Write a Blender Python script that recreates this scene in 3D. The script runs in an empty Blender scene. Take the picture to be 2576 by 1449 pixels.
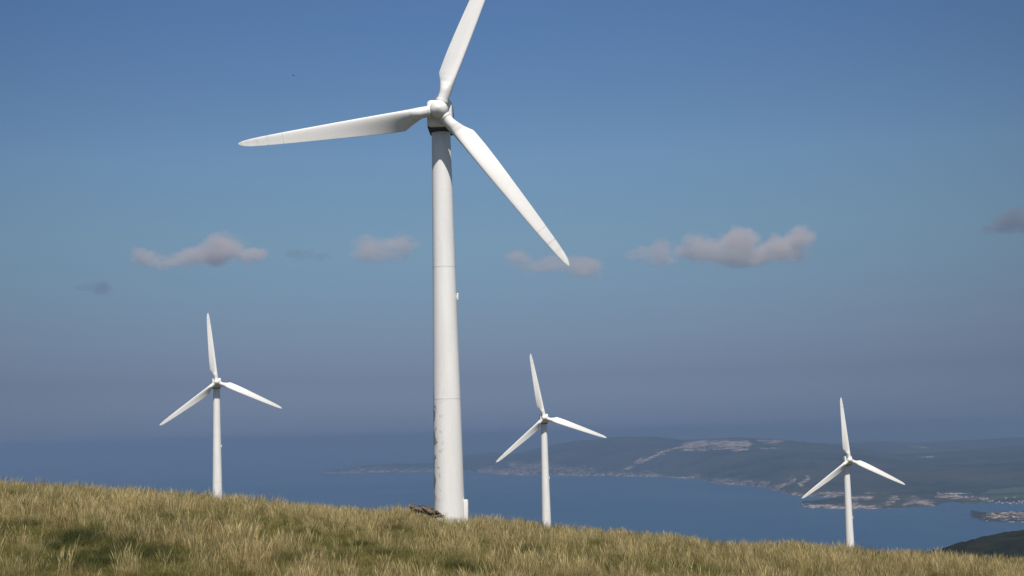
import bpy, bmesh, math, random
import numpy as np
from mathutils import Vector, Matrix, Euler

C = bpy.context.scene
COL = C.collection
R = math.radians
random.seed(7)
rng = np.random.default_rng(11)

# ------------------------------------------------------------------ camera
F_PX = 4000.0                     # focal length in pixels of a 2575 px wide frame
PITCH, ROLL = R(5.37), R(-1.5)
cam = bpy.data.cameras.new('camera')
cam.sensor_width = 36.0
cam.lens = 36.0 * F_PX / 2575.0
cam.clip_start = 0.5
cam.clip_end = 250000.0
cam_ob = bpy.data.objects.new('camera', cam)
COL.objects.link(cam_ob)
CAM_ROT = (Euler((R(90) + PITCH, 0, 0)).to_matrix() @ Matrix.Rotation(ROLL, 3, 'Z'))
cam_ob.matrix_world = CAM_ROT.to_4x4()
C.camera = cam_ob

def direction(px, py):
    """bearing u = x/y and slope v = z/y of a sight line in the reference frame"""
    d = CAM_ROT @ Vector(((px - 1287.5) / F_PX, -(py - 724.5) / F_PX, -1.0))
    return d.x / d.y, d.z / d.y

# ------------------------------------------------------------------ world + sun
SUN_EL, SUN_AZ = 55.8, 11.0       # elevation; degrees to the right of straight behind the camera
w = bpy.data.worlds.new("World")
C.world = w
w.use_nodes = True
nt = w.node_tree
nt.nodes.clear()
out = nt.nodes.new('ShaderNodeOutputWorld')
bg = nt.nodes.new('ShaderNodeBackground')
sky = nt.nodes.new('ShaderNodeTexSky')
sky.sky_type = 'NISHITA'
sky.sun_disc = False
sky.sun_elevation = R(SUN_EL)
sky.sun_rotation = R(180 - SUN_AZ)
sky.altitude = 350
sky.air_density = 1.0
sky.dust_density = 1.0
sky.ozone_density = 2.0
bg.inputs['Strength'].default_value = 0.075
geo = nt.nodes.new('ShaderNodeTexCoord')
sep = nt.nodes.new('ShaderNodeSeparateXYZ')
nt.links.new(geo.outputs['Generated'], sep.inputs[0])
mr = nt.nodes.new('ShaderNodeMapRange')
mr.inputs['From Min'].default_value = 0.0
mr.inputs['From Max'].default_value = 0.4
nt.links.new(sep.outputs['Z'], mr.inputs['Value'])
ramp = nt.nodes.new('ShaderNodeValToRGB')
nt.links.new(mr.outputs[0], ramp.inputs[0])
# smoggy band low over the sea: the sky is duller near the horizon than clean air would be
SKY_STOPS = [(0, (0.642, 0.732, 1.311)), (0.0119, (0.642, 0.732, 1.311)), (0.0334, (0.484, 0.608, 1.063)), (0.0948, (0.445, 0.501, 0.826)), (0.1872, (0.566, 0.631, 0.825)), (0.31, (0.722, 0.842, 0.92)), (0.4317, (0.791, 0.945, 1.056)), (0.5513, (0.709, 0.885, 1.081)), (0.6567, (0.655, 0.861, 1.104)), (1, (0.8, 0.85, 0.95))]
cr = ramp.color_ramp
cr.elements[0].position = SKY_STOPS[0][0]; cr.elements[0].color = (*SKY_STOPS[0][1], 1)
cr.elements[1].position = 1.0; cr.elements[1].color = (*SKY_STOPS[-1][1], 1)
for p, c in SKY_STOPS[1:-1]:
    e = cr.elements.new(p); e.color = (*c, 1)
mul = nt.nodes.new('ShaderNodeMix')
mul.data_type = 'RGBA'; mul.blend_type = 'MULTIPLY'
mul.inputs[0].default_value = 1.0
nt.links.new(sky.outputs[0], mul.inputs[6])
nt.links.new(ramp.outputs[0], mul.inputs[7])
# sky colour dimmed to both sides to echo lens falloff, slightly more at right
az = nt.nodes.new('ShaderNodeMath'); az.operation = 'DIVIDE'
nt.links.new(sep.outputs['X'], az.inputs[0]); nt.links.new(sep.outputs['Y'], az.inputs[1])
az0 = nt.nodes.new('ShaderNodeMath'); az0.operation = 'SUBTRACT'; az0.inputs[1].default_value = -0.02
nt.links.new(az.outputs[0], az0.inputs[0])
az2 = nt.nodes.new('ShaderNodeMath'); az2.operation = 'MULTIPLY'
nt.links.new(az0.outputs[0], az2.inputs[0]); nt.links.new(az0.outputs[0], az2.inputs[1])
azr = nt.nodes.new('ShaderNodeMapRange')
for k_, v_ in zip(('From Min', 'From Max', 'To Min', 'To Max'), (0, .14, 1, .77)): azr.inputs[k_].default_value = v_
nt.links.new(az2.outputs[0], azr.inputs['Value'])
azm = nt.nodes.new('ShaderNodeVectorMath'); azm.operation = 'SCALE'
nt.links.new(mul.outputs[2], azm.inputs[0]); nt.links.new(azr.outputs[0], azm.inputs['Scale'])
nt.links.new(azm.outputs[0], bg.inputs['Color'])
nt.links.new(bg.outputs[0], out.inputs['Surface'])

sun = bpy.data.lights.new('sun', 'SUN')
sun.energy = 4.8
sun.angle = R(0.53)
sun.color = (1.0, 0.955, 0.89)
sun_ob = bpy.data.objects.new('sun', sun)
COL.objects.link(sun_ob)
to_sun = Vector((math.sin(R(SUN_AZ)) * math.cos(R(SUN_EL)), -math.cos(R(SUN_AZ)) * math.cos(R(SUN_EL)), math.sin(R(SUN_EL))))
sun_ob.rotation_euler = to_sun.to_track_quat('Z', 'Y').to_euler()
sun_ob.location = to_sun * 200

C.view_settings.view_transform = 'Standard'
C.view_settings.look = 'None'
C.view_settings.exposure = 0.0
C.view_settings.gamma = 1.0
C.render.engine = 'CYCLES'
C.cycles.use_denoising = True
C.cycles.max_bounces = 6
C.cycles.volume_bounces = 2
C.cycles.transparent_max_bounces = 8

# ------------------------------------------------------------------ helpers
def tag(o, label=None, cat=None, group=None, kind=None):
    if label: o['label'] = label
    if cat: o['category'] = cat
    if group: o['group'] = group
    if kind: o['kind'] = kind
    return o

def link(name, me, parent=None, mat=None):
    o = bpy.data.objects.new(name, me)
    COL.objects.link(o)
    if mat is not None and me is not None and not me.materials:
        me.materials.append(mat)
    if parent is not None:
        o.parent = parent
    return o

def mesh_np(name, verts, faces, smooth=True):
    me = bpy.data.meshes.new(name)
    me.from_pydata([tuple(v) for v in verts], [], [tuple(f) for f in faces])
    if smooth:
        me.polygons.foreach_set('use_smooth', [True] * len(me.polygons))
    me.update()
    return me

def grid_mesh(name, X, Y, Z, smooth=True):
    """2-D arrays of coordinates to a quad mesh, built fast"""
    n, m = X.shape
    co = np.stack([X, Y, Z], -1).reshape(-1, 3).astype(np.float32)
    i = np.arange(n * m).reshape(n, m)
    q = np.stack([i[:-1, :-1], i[:-1, 1:], i[1:, 1:], i[1:, :-1]], -1).reshape(-1, 4).astype(np.int32)
    me = bpy.data.meshes.new(name)
    me.vertices.add(len(co)); me.vertices.foreach_set('co', co.ravel())
    me.loops.add(q.size); me.loops.foreach_set('vertex_index', q.ravel())
    me.polygons.add(len(q))
    me.polygons.foreach_set('loop_start', np.arange(0, q.size, 4, dtype=np.int32))
    me.polygons.foreach_set('use_smooth', np.full(len(q), smooth))
    me.update(calc_edges=True)
    me.validate()
    return me

def add_attr(me, name, values):
    a = me.attributes.new(name, 'FLOAT', 'POINT')
    a.data.foreach_set('value', np.asarray(values, dtype=np.float32).ravel())

_perm = np.random.default_rng(5).random(65536).astype(np.float64)
def vnoise(x, y, seed=0):
    xi = np.floor(x).astype(np.int64); yi = np.floor(y).astype(np.int64)
    fx = x - xi; fy = y - yi
    fx = fx * fx * (3 - 2 * fx); fy = fy * fy * (3 - 2 * fy)
    def h(a, b): return _perm[((a * 73856093) ^ (b * 19349663) ^ (seed * 83492791)) & 65535]
    return (h(xi, yi) * (1 - fx) + h(xi + 1, yi) * fx) * (1 - fy) + (h(xi, yi + 1) * (1 - fx) + h(xi + 1, yi + 1) * fx) * fy

def fbm(x, y, octaves=4, seed=0, gain=.5):
    s = 0; a = 1; t = 0
    for k in range(octaves):
        s = s + a * vnoise(x * 2 ** k + 17.3 * k, y * 2 ** k - 9.1 * k, seed + k); t += a; a *= gain
    return s / t * 2 - 1

def principled(name, color=(.5, .5, .5), rough=.6, spec=.5, metal=0.0):
    m = bpy.data.materials.new(name)
    m.use_nodes = True
    b = m.node_tree.nodes['Principled BSDF']
    b.inputs['Base Color'].default_value = (*color, 1)
    b.inputs['Roughness'].default_value = rough
    b.inputs['Metallic'].default_value = metal
    b.inputs['Specular IOR Level'].default_value = spec
    return m, m.node_tree, b

def N(t, kind, **kw):
    n = t.nodes.new(kind)
    for k, v in kw.items():
        if k.startswith('in_'):
            key = k[3:]
            key = int(key) if key.isdigit() else key.replace('_', ' ')
            n.inputs[key].default_value = v
        else:
            setattr(n, k, v)
    return n

def mixc(t, fac, a, b, blend='MIX'):
    m = t.nodes.new('ShaderNodeMix'); m.data_type = 'RGBA'; m.blend_type = blend
    for sock, v in ((0, fac), (6, a), (7, b)):
        if isinstance(v, bpy.types.NodeSocket): t.links.new(v, m.inputs[sock])
        elif isinstance(v, (int, float)): m.inputs[sock].default_value = v
        else: m.inputs[sock].default_value = (*v, 1)
    return m.outputs[2]

def maprange(t, v, a, b, c=0.0, d=1.0, smooth=False):
    m = t.nodes.new('ShaderNodeMapRange')
    if smooth: m.interpolation_type = 'SMOOTHSTEP'
    t.links.new(v, m.inputs['Value'])
    for k, x in zip(('From Min', 'From Max', 'To Min', 'To Max'), (a, b, c, d)): m.inputs[k].default_value = x
    return m.outputs[0]

def math_n(t, op, a, b=None):
    m = t.nodes.new('ShaderNodeMath'); m.operation = op
    for i, v in enumerate((a, b)):
        if v is None: continue
        if isinstance(v, bpy.types.NodeSocket): t.links.new(v, m.inputs[i])
        else: m.inputs[i].default_value = v
    return m.outputs[0]

def noise_n(t, vec, scale, detail=4, rough=.5, stretch=None):
    if stretch is not None:
        mp = N(t, 'ShaderNodeMapping'); mp.inputs['Scale'].default_value = stretch
        t.links.new(vec, mp.inputs['Vector']); vec = mp.outputs[0]
    n = N(t, 'ShaderNodeTexNoise')
    n.inputs['Scale'].default_value = scale; n.inputs['Detail'].default_value = detail; n.inputs['Roughness'].default_value = rough
    t.links.new(vec, n.inputs['Vector'])
    return n.outputs['Fac']

# ------------------------------------------------------------------ sea
SEA_Z = -350.0
m_sea, t, b = principled('sea_water', (.012, .045, .10), .32, .35)
tc = N(t, 'ShaderNodeTexCoord').outputs['Object']
n1 = noise_n(t, tc, .0006, 5, .55, (1, .35, 1))
n2 = noise_n(t, tc, .02, 6, .6, (1, .5, 1))
col = mixc(t, maprange(t, n1, .35, .65), (.012, .050, .103), (.019, .068, .125))
t.links.new(col, b.inputs['Base Color'])
t.links.new(maprange(t, n1, .35, .65, .26, .42), b.inputs['Roughness'])
bp = N(t, 'ShaderNodeBump', in_Strength=.6, in_Distance=2.0)
t.links.new(n2, bp.inputs['Height']); t.links.new(bp.outputs[0], b.inputs['Normal'])
me = mesh_np('sea', [(-60000, -60000, SEA_Z), (60000, -60000, SEA_Z), (60000, 60000, SEA_Z), (-60000, 60000, SEA_Z)], [(0, 1, 2, 3)])
tag(link('sea', me, mat=m_sea), 'calm blue sea stretching from the hill to the hazy horizon', kind='structure')

# ------------------------------------------------------------------ meadow hill
S0 = 0.092
CREST = [(-700, 1150), (-300, 1185), (0, 1212), (130, 1216), (260, 1226), (400, 1236), (549, 1250), (700, 1259), (860, 1279), (930, 1279), (1000, 1276),
         (1060, 1289), (1130, 1308), (1200, 1314), (1290, 1317), (1376, 1325), (1500, 1334), (1600, 1341), (1800, 1359), (1900, 1363), (1955, 1361),
         (2030, 1370), (2140, 1378), (2300, 1388), (2400, 1392), (2575, 1410), (2800, 1440), (3300, 1490)]
YC = 105.0
def _base(x, y):
    # the bank under the camera drops into a dip, rises gently to about 67 m, then rolls over the brow and down to the sea
    yq = np.minimum(y, 105.0); e = np.maximum(y - 105.0, 0)
    far = -(8.2 - .0994 * yq + 7.4e-4 * yq * yq) - .056 * e - 5.6e-5 * e * e
    k = np.clip(y / 24.0, 0, 1); k = k * k * (3 - 2 * k)
    return -1.7 * (1 - k) + far * k - S0 * 180 * np.tanh(x / 180) * np.clip(y / 60.0, 0, 1)
_cx, _cr = [], []
for px, py in CREST:
    u, v = direction(px, py)
    _cx.append(u * YC); _cr.append((v - .0083) * YC - _base(u * YC, YC))
_cx, _cr = np.array(_cx), np.array(_cr)

TURB = []      # (x, y, hub z) of every turbine
for (px, py, dist) in ((1103.5, 276.3, 121.6), (545, 961, 359.), (1369, 1051, 384.), (2136, 1157, 401.)):
    u, v = direction(px, py)
    TURB.append((u * dist, dist, v * dist))
HUB_H = 32.15
AXES = [0.9, -12.0, -4.0, -9.0]          # where each rotor axis points, degrees to the left of straight at us
OVER = 2.25                              # rotor plane ahead of the tower axis
BASES = []
for (x, y, z), a in zip(TURB, AXES):
    BASES.append((x + OVER * math.sin(R(a)), y + OVER * math.cos(R(a)), z - HUB_H))

def ground(x, y, pads=True):
    x = np.asarray(x, float); y = np.asarray(y, float)
    yy = np.maximum(y, -60)
    z = _base(x, yy)
    z = z + np.interp(x * YC / np.maximum(y, YC * .5), _cx, _cr) * np.exp(-((y - YC) / 45.0) ** 2)
    # hummocks
    z = z + .16 * fbm(x / 6.0, y / 9.0, 4, 3) * np.clip(y / 20, 0, 1) + .30 * fbm(x / 19., y / 25., 3, 9) * np.exp(-((y - 70) / 28.) ** 2)
    if pads:
        for (bx, by, bz), rad in zip(BASES, (9, 35, 35, 35)):
            g = ground(np.array([bx]), np.array([by]), False)[0]
            z = z + (bz + .05 - g) * np.exp(-((x - bx) ** 2 + (y - by) ** 2) / rad ** 2)
    return z

m_soil, t, b = principled('meadow_soil', (.1, .09, .045), .95, .1)
tc = N(t, 'ShaderNodeTexCoord').outputs['Object']
n1 = noise_n(t, tc, .35, 6, .6); n2 = noise_n(t, tc, 4.0, 5, .6)
col = mixc(t, maprange(t, n1, .35, .65), (.060, .066, .024), (.125, .105, .052))
col = mixc(t, maprange(t, n2, .3, .7), col, (.075, .062, .034))
t.links.new(col, b.inputs['Base Color'])
bp = N(t, 'ShaderNodeBump', in_Strength=.8, in_Distance=.1)
t.links.new(n2, bp.inputs['Height']); t.links.new(bp.outputs[0], b.inputs['Normal'])

ys = np.concatenate([np.linspace(-60, 10, 24)[:-1], np.linspace(10, 150, 300)[:-1], np.geomspace(150, 3200, 140)])
uu = np.linspace(-1, 1, 341); uu = np.sign(uu) * (np.abs(uu) * .45 + .55 * np.abs(uu) ** 5)
Wd = np.where(ys < 150, 140, 140 + (ys - 150) * .95)
X = uu[None, :] * Wd[:, None]; Y = np.repeat(ys[:, None], len(uu), 1)
Z = ground(X, Y)
Z = np.maximum(Z, SEA_Z - 15)
me = grid_mesh('ground', X, Y, Z)
me.materials.append(m_soil)
tag(link('ground', me), 'grassy hilltop falling away to the right and towards the sea', kind='structure')

# ------------------------------------------------------------------ distant land
m_land, t, b = principled('coastal_land', (.05, .06, .03), .95, .08)
tc = N(t, 'ShaderNodeTexCoord').outputs['Object']
bare = N(t, 'ShaderNodeAttribute', attribute_name='bare').outputs['Fac']
field = N(t, 'ShaderNodeAttribute', attribute_name='field').outputs['Fac']
n1 = noise_n(t, tc, .0016, 8, .62); n2 = noise_n(t, tc, .011, 6, .65); n3 = noise_n(t, tc, .035, 3, .6)
scrub = mixc(t, maprange(t, n1, .40, .60), (.012, .020, .015), (.050, .049, .034))
scrub = mixc(t, maprange(t, n2, .50, .72), scrub, (.065, .058, .036))
rock = mixc(t, maprange(t, n3, .35, .65), (.24, .18, .145), (.68, .535, .44))
n4 = noise_n(t, tc, .022, 5, .7, (.55, 1.0, 6.0)); n5 = noise_n(t, tc, .045, 4, .75)
grain = math_n(t, 'ADD', math_n(t, 'MULTIPLY', math_n(t, 'SUBTRACT', n2, .5), 1.6), math_n(t, 'ADD', math_n(t, 'MULTIPLY', math_n(t, 'SUBTRACT', n4, .5), 2.2), math_n(t, 'MULTIPLY', math_n(t, 'SUBTRACT', n5, .5), 3.6)))
mask = math_n(t, 'MULTIPLY', maprange(t, math_n(t, 'ADD', math_n(t, 'MULTIPLY', bare, .67), grain), .42, .74), maprange(t, bare, .02, .25))
col = mixc(t, mask, scrub, rock)
col = mixc(t, maprange(t, math_n(t, 'ADD', field, math_n(t, 'MULTIPLY', math_n(t, 'SUBTRACT', n2, .5), 1.4)), .45, .6), col, (.06, .085, .038))
t.links.new(col, b.inputs['Base Color'])
bp = N(t, 'ShaderNodeBump', in_Strength=1.0, in_Distance=32.0)
t.links.new(n2, bp.inputs['Height']); t.links.new(bp.outputs[0], b.inputs['Normal'])

def tab(points):
    p = sorted(points); return np.array([a for a, _ in p], float), np.array([c for _, c in p], float)

def seg_dist(px, py, line):
    d = np.full(px.shape, 1e9)
    for (x0, y0), (x1, y1) in zip(line[:-1], line[1:]):
        dx, dy = x1 - x0, y1 - y0
        k = np.clip(((px - x0) * dx + (py - y0) * dy) / (dx * dx + dy * dy), 0, 1)
        d = np.minimum(d, np.hypot(px - x0 - k * dx, py - y0 - k * dy))
    return d

_Mi = np.array(CAM_ROT.transposed())
def bearing(X, Y, Z):
    """reference-frame coordinates of world points: used to survey where the rock outcrops lie"""
    P = np.stack([X, Y, Z], -1) @ _Mi.T
    return 1287.5 + F_PX * P[..., 0] / -P[..., 2], 724.5 - F_PX * P[..., 1] / -P[..., 2]

def land(name, coast, ridges, nx=420, ns=130, rough=1.0, rocks=(), fields=(), strip=10, p=.8, tail=2500, seed=1, strip_k=1.0, label=''):
    """coast: frame points of the waterline; ridges: [(distance table, crest table)] front to back"""
    cx, cy = tab(coast)
    px = np.linspace(cx[0], cx[-1], nx)
    py = np.interp(px, cx, cy)
    u = np.empty(nx); dc = np.empty(nx)
    for i in range(nx):
        u[i], v = direction(px[i], py[i]); dc[i] = SEA_Z / v
    dc = dc * (1 + .012 * fbm(px / 21.0, px * 0, 5, seed + 40, .6))
    stations = [(dc, np.full(nx, -6.0))]
    for dist, crest in ridges:
        d = np.interp(px, *tab(dist)); c = np.interp(px, *tab(crest)) + 1.6 * fbm(px / 45., px * 0 + 2, 4, seed + 60, .6)
        z = np.array([direction(a, e)[1] for a, e in zip(px, c)]) * d - SEA_Z
        stations.append((np.maximum(d, stations[-1][0] + 150), np.maximum(z, -5)))
    Ds, Zs = [], []
    for k in range(len(stations) - 1):
        (d0, z0), (d1, z1) = stations[k], stations[k + 1]
        s = np.linspace(0, 1, ns, endpoint=False)[:, None]
        pw = p if k == 0 else 1.3
        Ds.append(d0 + (d1 - d0) * s)
        prof = s ** pw if k == 0 else s * s * (3 - 2 * s)
        Zs.append(z0 + (z1 - z0) * prof)
    s = np.linspace(0, 1, 24)[:, None]
    Ds.append(stations[-1][0] + tail * s); Zs.append(stations[-1][1] * (1 - s ** 1.5) - 8 * s)
    D = np.concatenate(Ds); Zh = np.concatenate(Zs)
    X = u[None, :] * D; Y = D
    off = (D - stations[0][0]) / (stations[-1][0] - stations[0][0] + 1)
    env = np.clip(off * 6, 0, 1)
    amp = rough * np.clip(Zh, 0, 400)
    crest_k = 1 - .75 * np.exp(-((off - 1) / .08) ** 2)
    rid = 1 - np.abs(fbm(X / 1300, Y / 2100, 5, seed))
    Zh = Zh + env * amp * crest_k * (.55 * fbm(X / 2200, Y / 3000, 5, seed + 3) + .22 * (rid - .8)) + np.clip(off * 20, 0, 1) * 7 * rough * fbm(X / 160, Y / 220, 4, seed + 9) * crest_k
    Z = Zh + SEA_Z
    me = grid_mesh(name, X, Y, Z)
    PX, PY = bearing(X, Y, Z)
    coast_y = np.interp(PX, cx, cy)
    QX = PX + 16 * fbm(X / 230, Y / 500, 4, seed + 5, .65); QY = PY + 9 * fbm(X / 210 + 7, Y / 400, 4, seed + 6, .65)
    bare = np.clip(1 - (coast_y - PY) / (strip * (.35 + 1.3 * vnoise(PX / 33., PX * 0 + 3, seed))), 0, 1) * .85 * strip_k
    for line, wd, k in rocks:
        bare = np.maximum(bare, k * np.clip(1.3 - seg_dist(QX, QY, line) / wd, 0, 1))
    fl = np.zeros_like(bare)
    for line, wd, k in fields:
        fl = np.maximum(fl, k * np.clip(1.3 - seg_dist(QX, QY, line) / wd, 0, 1))
    add_attr(me, 'bare', bare); add_attr(me, 'field', fl)
    me.materials.append(m_land)
    return tag(link(name, me), label, kind='structure')

# long cape and mountain across the bay
land('mountain',
     [(812, 1190), (840, 1191), (900, 1190), (1000, 1188), (1090, 1187), (1180, 1187), (1240, 1193), (1350, 1197), (1480, 1197), (1560, 1198), (1650, 1200),
      (1700, 1202), (1760, 1206), (1800, 1216), (1870, 1221), (1915, 1225), (1940, 1232), (1965, 1240), (2000, 1247), (2060, 1251), (2140, 1252), (2260, 1252)],
     [([(812, 18300), (1180, 18900), (1600, 17000), (2000, 14500), (2260, 13500)],
       [(812, 1190), (850, 1182), (920, 1170), (1000, 1167), (1090, 1165), (1150, 1160), (1180, 1156), (1240, 1146), (1290, 1143), (1330, 1134), (1390, 1120), (1450, 1109),
        (1500, 1104), (1560, 1099), (1650, 1099), (1720, 1107), (1780, 1105), (1850, 1102), (1960, 1106), (2050, 1115), (2130, 1122), (2260, 1145)])],
     nx=620, ns=170, rough=.36, p=.75, seed=21, strip=13,
     rocks=[([(1600, 1163), (1612, 1157)], 7, 1.0), ([(1612, 1162), (1650, 1146), (1690, 1130), (1710, 1126)], 5, 1.05), ([(1715, 1121), (1760, 1116), (1830, 1114), (1880, 1117)], 9, 1.1),
            ([(1715, 1130), (1800, 1129), (1865, 1126)], 3.5, 1.0), ([(1845, 1133), (1880, 1132)], 4, 1.0), ([(1905, 1111), (1965, 1110)], 4, .9), ([(1905, 1125), (1960, 1126)], 2.5, .9),
            ([(1215, 1186), (1345, 1190)], 12, .72), ([(1290, 1168), (1370, 1180)], 13, .6), ([(1350, 1172), (1480, 1190)], 14, .5), ([(1570, 1180), (1590, 1176)], 6, .8),
            ([(1700, 1202), (1735, 1202)], 2.5, 1.2), ([(1540, 1197), (1570, 1197)], 2.5, 1.0), ([(1800, 1208), (1930, 1216)], 9, .6), ([(1940, 1232), (1990, 1208)], 9, .85),
            ([(1960, 1243), (2130, 1246)], 7, .75), ([(2010, 1220), (2030, 1205)], 6, .8), ([(860, 1184), (1080, 1180)], 8, .45)],
     label='long hazy mountain across the bay with bare quarry terraces on its shoulder')
# fainter hills beyond
land('hills',
     [(1120, 1180), (1180, 1180), (1300, 1180), (1500, 1178), (1900, 1180), (2300, 1180), (2900, 1180)],
     [([(1120, 21500), (1600, 22000), (2900, 20000)],
       [(1120, 1160), (1180, 1143), (1240, 1136), (1290, 1142), (1400, 1150), (1900, 1135), (1990, 1118), (2050, 1114), (2120, 1115), (2200, 1111), (2300, 1113), (2400, 1108), (2575, 1098), (2700, 1093), (2900, 1090)])],
     nx=360, ns=80, rough=.36, seed=61, strip_k=0, rocks=[([(2290, 1124), (2340, 1125)], 2.5, .8), ([(2250, 1142), (2300, 1140)], 2, .8)],
     label='faint far hills along the skyline behind the mountain')
land('hills',
     [(1960, 1215), (2200, 1215), (2575, 1215), (2900, 1215)],
     [([(1960, 13500), (2900, 13500)], [(1960, 1190), (2050, 1168), (2178, 1147), (2280, 1140), (2377, 1136), (2480, 1128), (2575, 1122), (2900, 1105)])],
     nx=360, ns=90, rough=.38, seed=71, strip_k=0, rocks=[([(2315, 1149), (2345, 1149)], 3, 1.0)],
     label='blue wooded ridge at right behind the nearer slopes')
land('hills',
     [(2080, 1248), (2200, 1249), (2400, 1247), (2900, 1245)],
     [([(2080, 9800), (2900, 10800)], [(2080, 1230), (2150, 1205), (2210, 1190), (2278, 1177), (2350, 1172), (2480, 1169), (2575, 1164), (2900, 1150)])],
     nx=360, ns=100, rough=.40, seed=81, strip_k=0, rocks=[([(2360, 1238), (2480, 1244)], 3, .9)], fields=[([(2480, 1238), (2640, 1225)], 7, .9)],
     label='dark wooded slope at right above the rocky headland')
land('headland',
     [(2018, 1276), (2040, 1278), (2100, 1280), (2200, 1283), (2300, 1284), (2450, 1281), (2520, 1277), (2600, 1277), (2900, 1276)],
     [([(2018, 7150), (2100, 7500), (2200, 7900), (2900, 8300)], [(2018, 1276), (2040, 1270), (2090, 1257), (2130, 1249), (2200, 1244), (2300, 1246), (2400, 1246), (2575, 1238), (2900, 1225)])],
     nx=620, ns=150, rough=.25, p=.7, seed=91, strip=11, tail=900, strip_k=1.25,
     rocks=[([(2145, 1254), (2195, 1252)], 7, .95), ([(2215, 1274), (2255, 1254)], 8, .62), ([(2278, 1266), (2300, 1259), (2345, 1268)], 8, .72), ([(2120, 1279), (2340, 1282)], 5, 1.1), ([(2030, 1273), (2160, 1278)], 6, 1.0), ([(2400, 1278), (2575, 1273)], 5, 1.0),
            ([(2360, 1246), (2470, 1252)], 4, .7), ([(2130, 1265), (2160, 1272)], 7, .6)],
     fields=[([(2470, 1256), (2560, 1250), (2640, 1245)], 5, 1.0), ([(2420, 1262), (2470, 1260)], 3, .9)],
     label='low rocky headland with pale shore rocks and a few houses')
land('islet',
     [(2442, 1301), (2470, 1310), (2520, 1314), (2600, 1316), (2800, 1316)],
     [([(2442, 5860), (2470, 6000), (2600, 6150), (2800, 6200)], [(2442, 1300), (2470, 1292), (2500, 1288), (2560, 1286), (2700, 1280), (2800, 1282)])],
     nx=260, ns=60, rough=.15, p=.7, seed=101, strip=12, tail=300, strip_k=.62, rocks=[([(2480, 1300), (2700, 1302)], 14, .5)],
     label='low brown headland jutting in from the right')
land('rock_islet',
     [(1700, 1221), (1712, 1222), (1726, 1222), (1745, 1220)],
     [([(1700, 11150), (1745, 11300)], [(1700, 1221), (1712, 1217), (1726, 1216), (1745, 1219)])],
     nx=40, ns=16, rough=.1, seed=111, strip=9, tail=60, label='small bare rock standing off the mountain shore')

# scattered white houses of the villages
from mathutils.bvhtree import BVHTree
m_wall, _, _ = principled('white_render_wall', (.52, .50, .47), .8, .2)
m_tile, _, _ = principled('roof_tiles', (.30, .14, .09), .85, .2)
bmw = bmesh.new(); box_faces = bmesh.ops.create_cube(bmw, size=1)
for q in box_faces['verts']: q.co = Vector((q.co.x * 15, q.co.y * 9, q.co.z * 9 + 2.5))
ME_WALL = bpy.data.meshes.new('wall'); bmw.to_mesh(ME_WALL); bmw.free(); ME_WALL.materials.append(m_wall)
ME_ROOF = mesh_np('roof', [(-8, -5.2, 7), (8, -5.2, 7), (8, 5.2, 7), (-8, 5.2, 7), (-8, 0, 9.6), (8, 0, 9.6)], [(0, 1, 5, 4), (2, 3, 4, 5), (0, 4, 3), (1, 2, 5), (3, 2, 1, 0)], False)
ME_ROOF.materials.append(m_tile)
def houses(land_ob, spots, label, group, seed):
    bv = BVHTree.FromPolygons([v.co[:] for v in land_ob.data.vertices], [p.vertices[:] for p in land_ob.data.polygons])
    rh = random.Random(seed)
    for px, py in spots:
        u, v = direction(px, py); hit = bv.ray_cast(Vector((0, 0, 0)), Vector((u, 1, v)).normalized())
        if hit[0] is None: continue
        r_ = bpy.data.objects.new('house', None); COL.objects.link(r_); r_.location = hit[0]; r_.rotation_euler.z = rh.uniform(-.9, .9)
        r_.scale = [rh.uniform(.55, .95)] * 3
        link('wall', ME_WALL, r_); link('roof', ME_ROOF, r_)
        tag(r_, label, 'house', group)
houses(bpy.data.objects['headland'], [(2466, 1255), (2472, 1257), (2481, 1256), (2488, 1262), (2496, 1261), (2505, 1266), (2512, 1263), (2520, 1267), (2531, 1265), (2541, 1268), (2549, 1264), (2556, 1268),
       (2562, 1262), (2568, 1266), (2572, 1261), (2380, 1249), (2392, 1250), (2404, 1248), (2415, 1251), (2428, 1252), (2445, 1250), (2530, 1254), (2551, 1252)],
       'tiny white house on the far rocky headland at right', 'white houses scattered over the headland', 5)
houses(bpy.data.objects['mountain'], [(903, 1178), (944, 1176), (1040, 1172)], 'tiny white house on the long far cape left of the big tower', 'white houses on the far cape', 6)

# dark heath hill close by on the right
m_heath, t, b = principled('heath', (.02, .03, .015), .95, .1)
tc = N(t, 'ShaderNodeTexCoord').outputs['Object']
n1 = noise_n(t, tc, .03, 6, .6); n2 = noise_n(t, tc, .25, 4, .7)
col = mixc(t, maprange(t, n1, .4, .62), (.005, .008, .006), (.016, .019, .011))
col = mixc(t, maprange(t, n2, .52, .75), col, (.032, .030, .02))
t.links.new(col, b.inputs['Base Color'])
gx = np.linspace(150, 1500, 260)[None, :].repeat(130, 0); gy = np.linspace(1150, 1900, 130)[:, None].repeat(260, 1)
prof = np.interp(gx[0], [150, 300, 350, 405, 440, 483, 560, 700, 1000, 1500], [-360, -165, -129, -114, -107, -100, -93, -84, -80, -95])
hz = prof[None, :] - ((gy - 1500) / 330.) ** 2 * 90
hz += 5.5 * fbm(gx / 60, gy / 60, 4, 31) + 2.2 * fbm(gx / 9, gy / 9, 4, 33)
me = grid_mesh('heath_hill', gx, gy, np.maximum(hz, SEA_Z - 10)); me.materials.append(m_heath)
tag(link('heath_hill', me), 'dark heath covered hill below the meadow at lower right', kind='structure')

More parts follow.
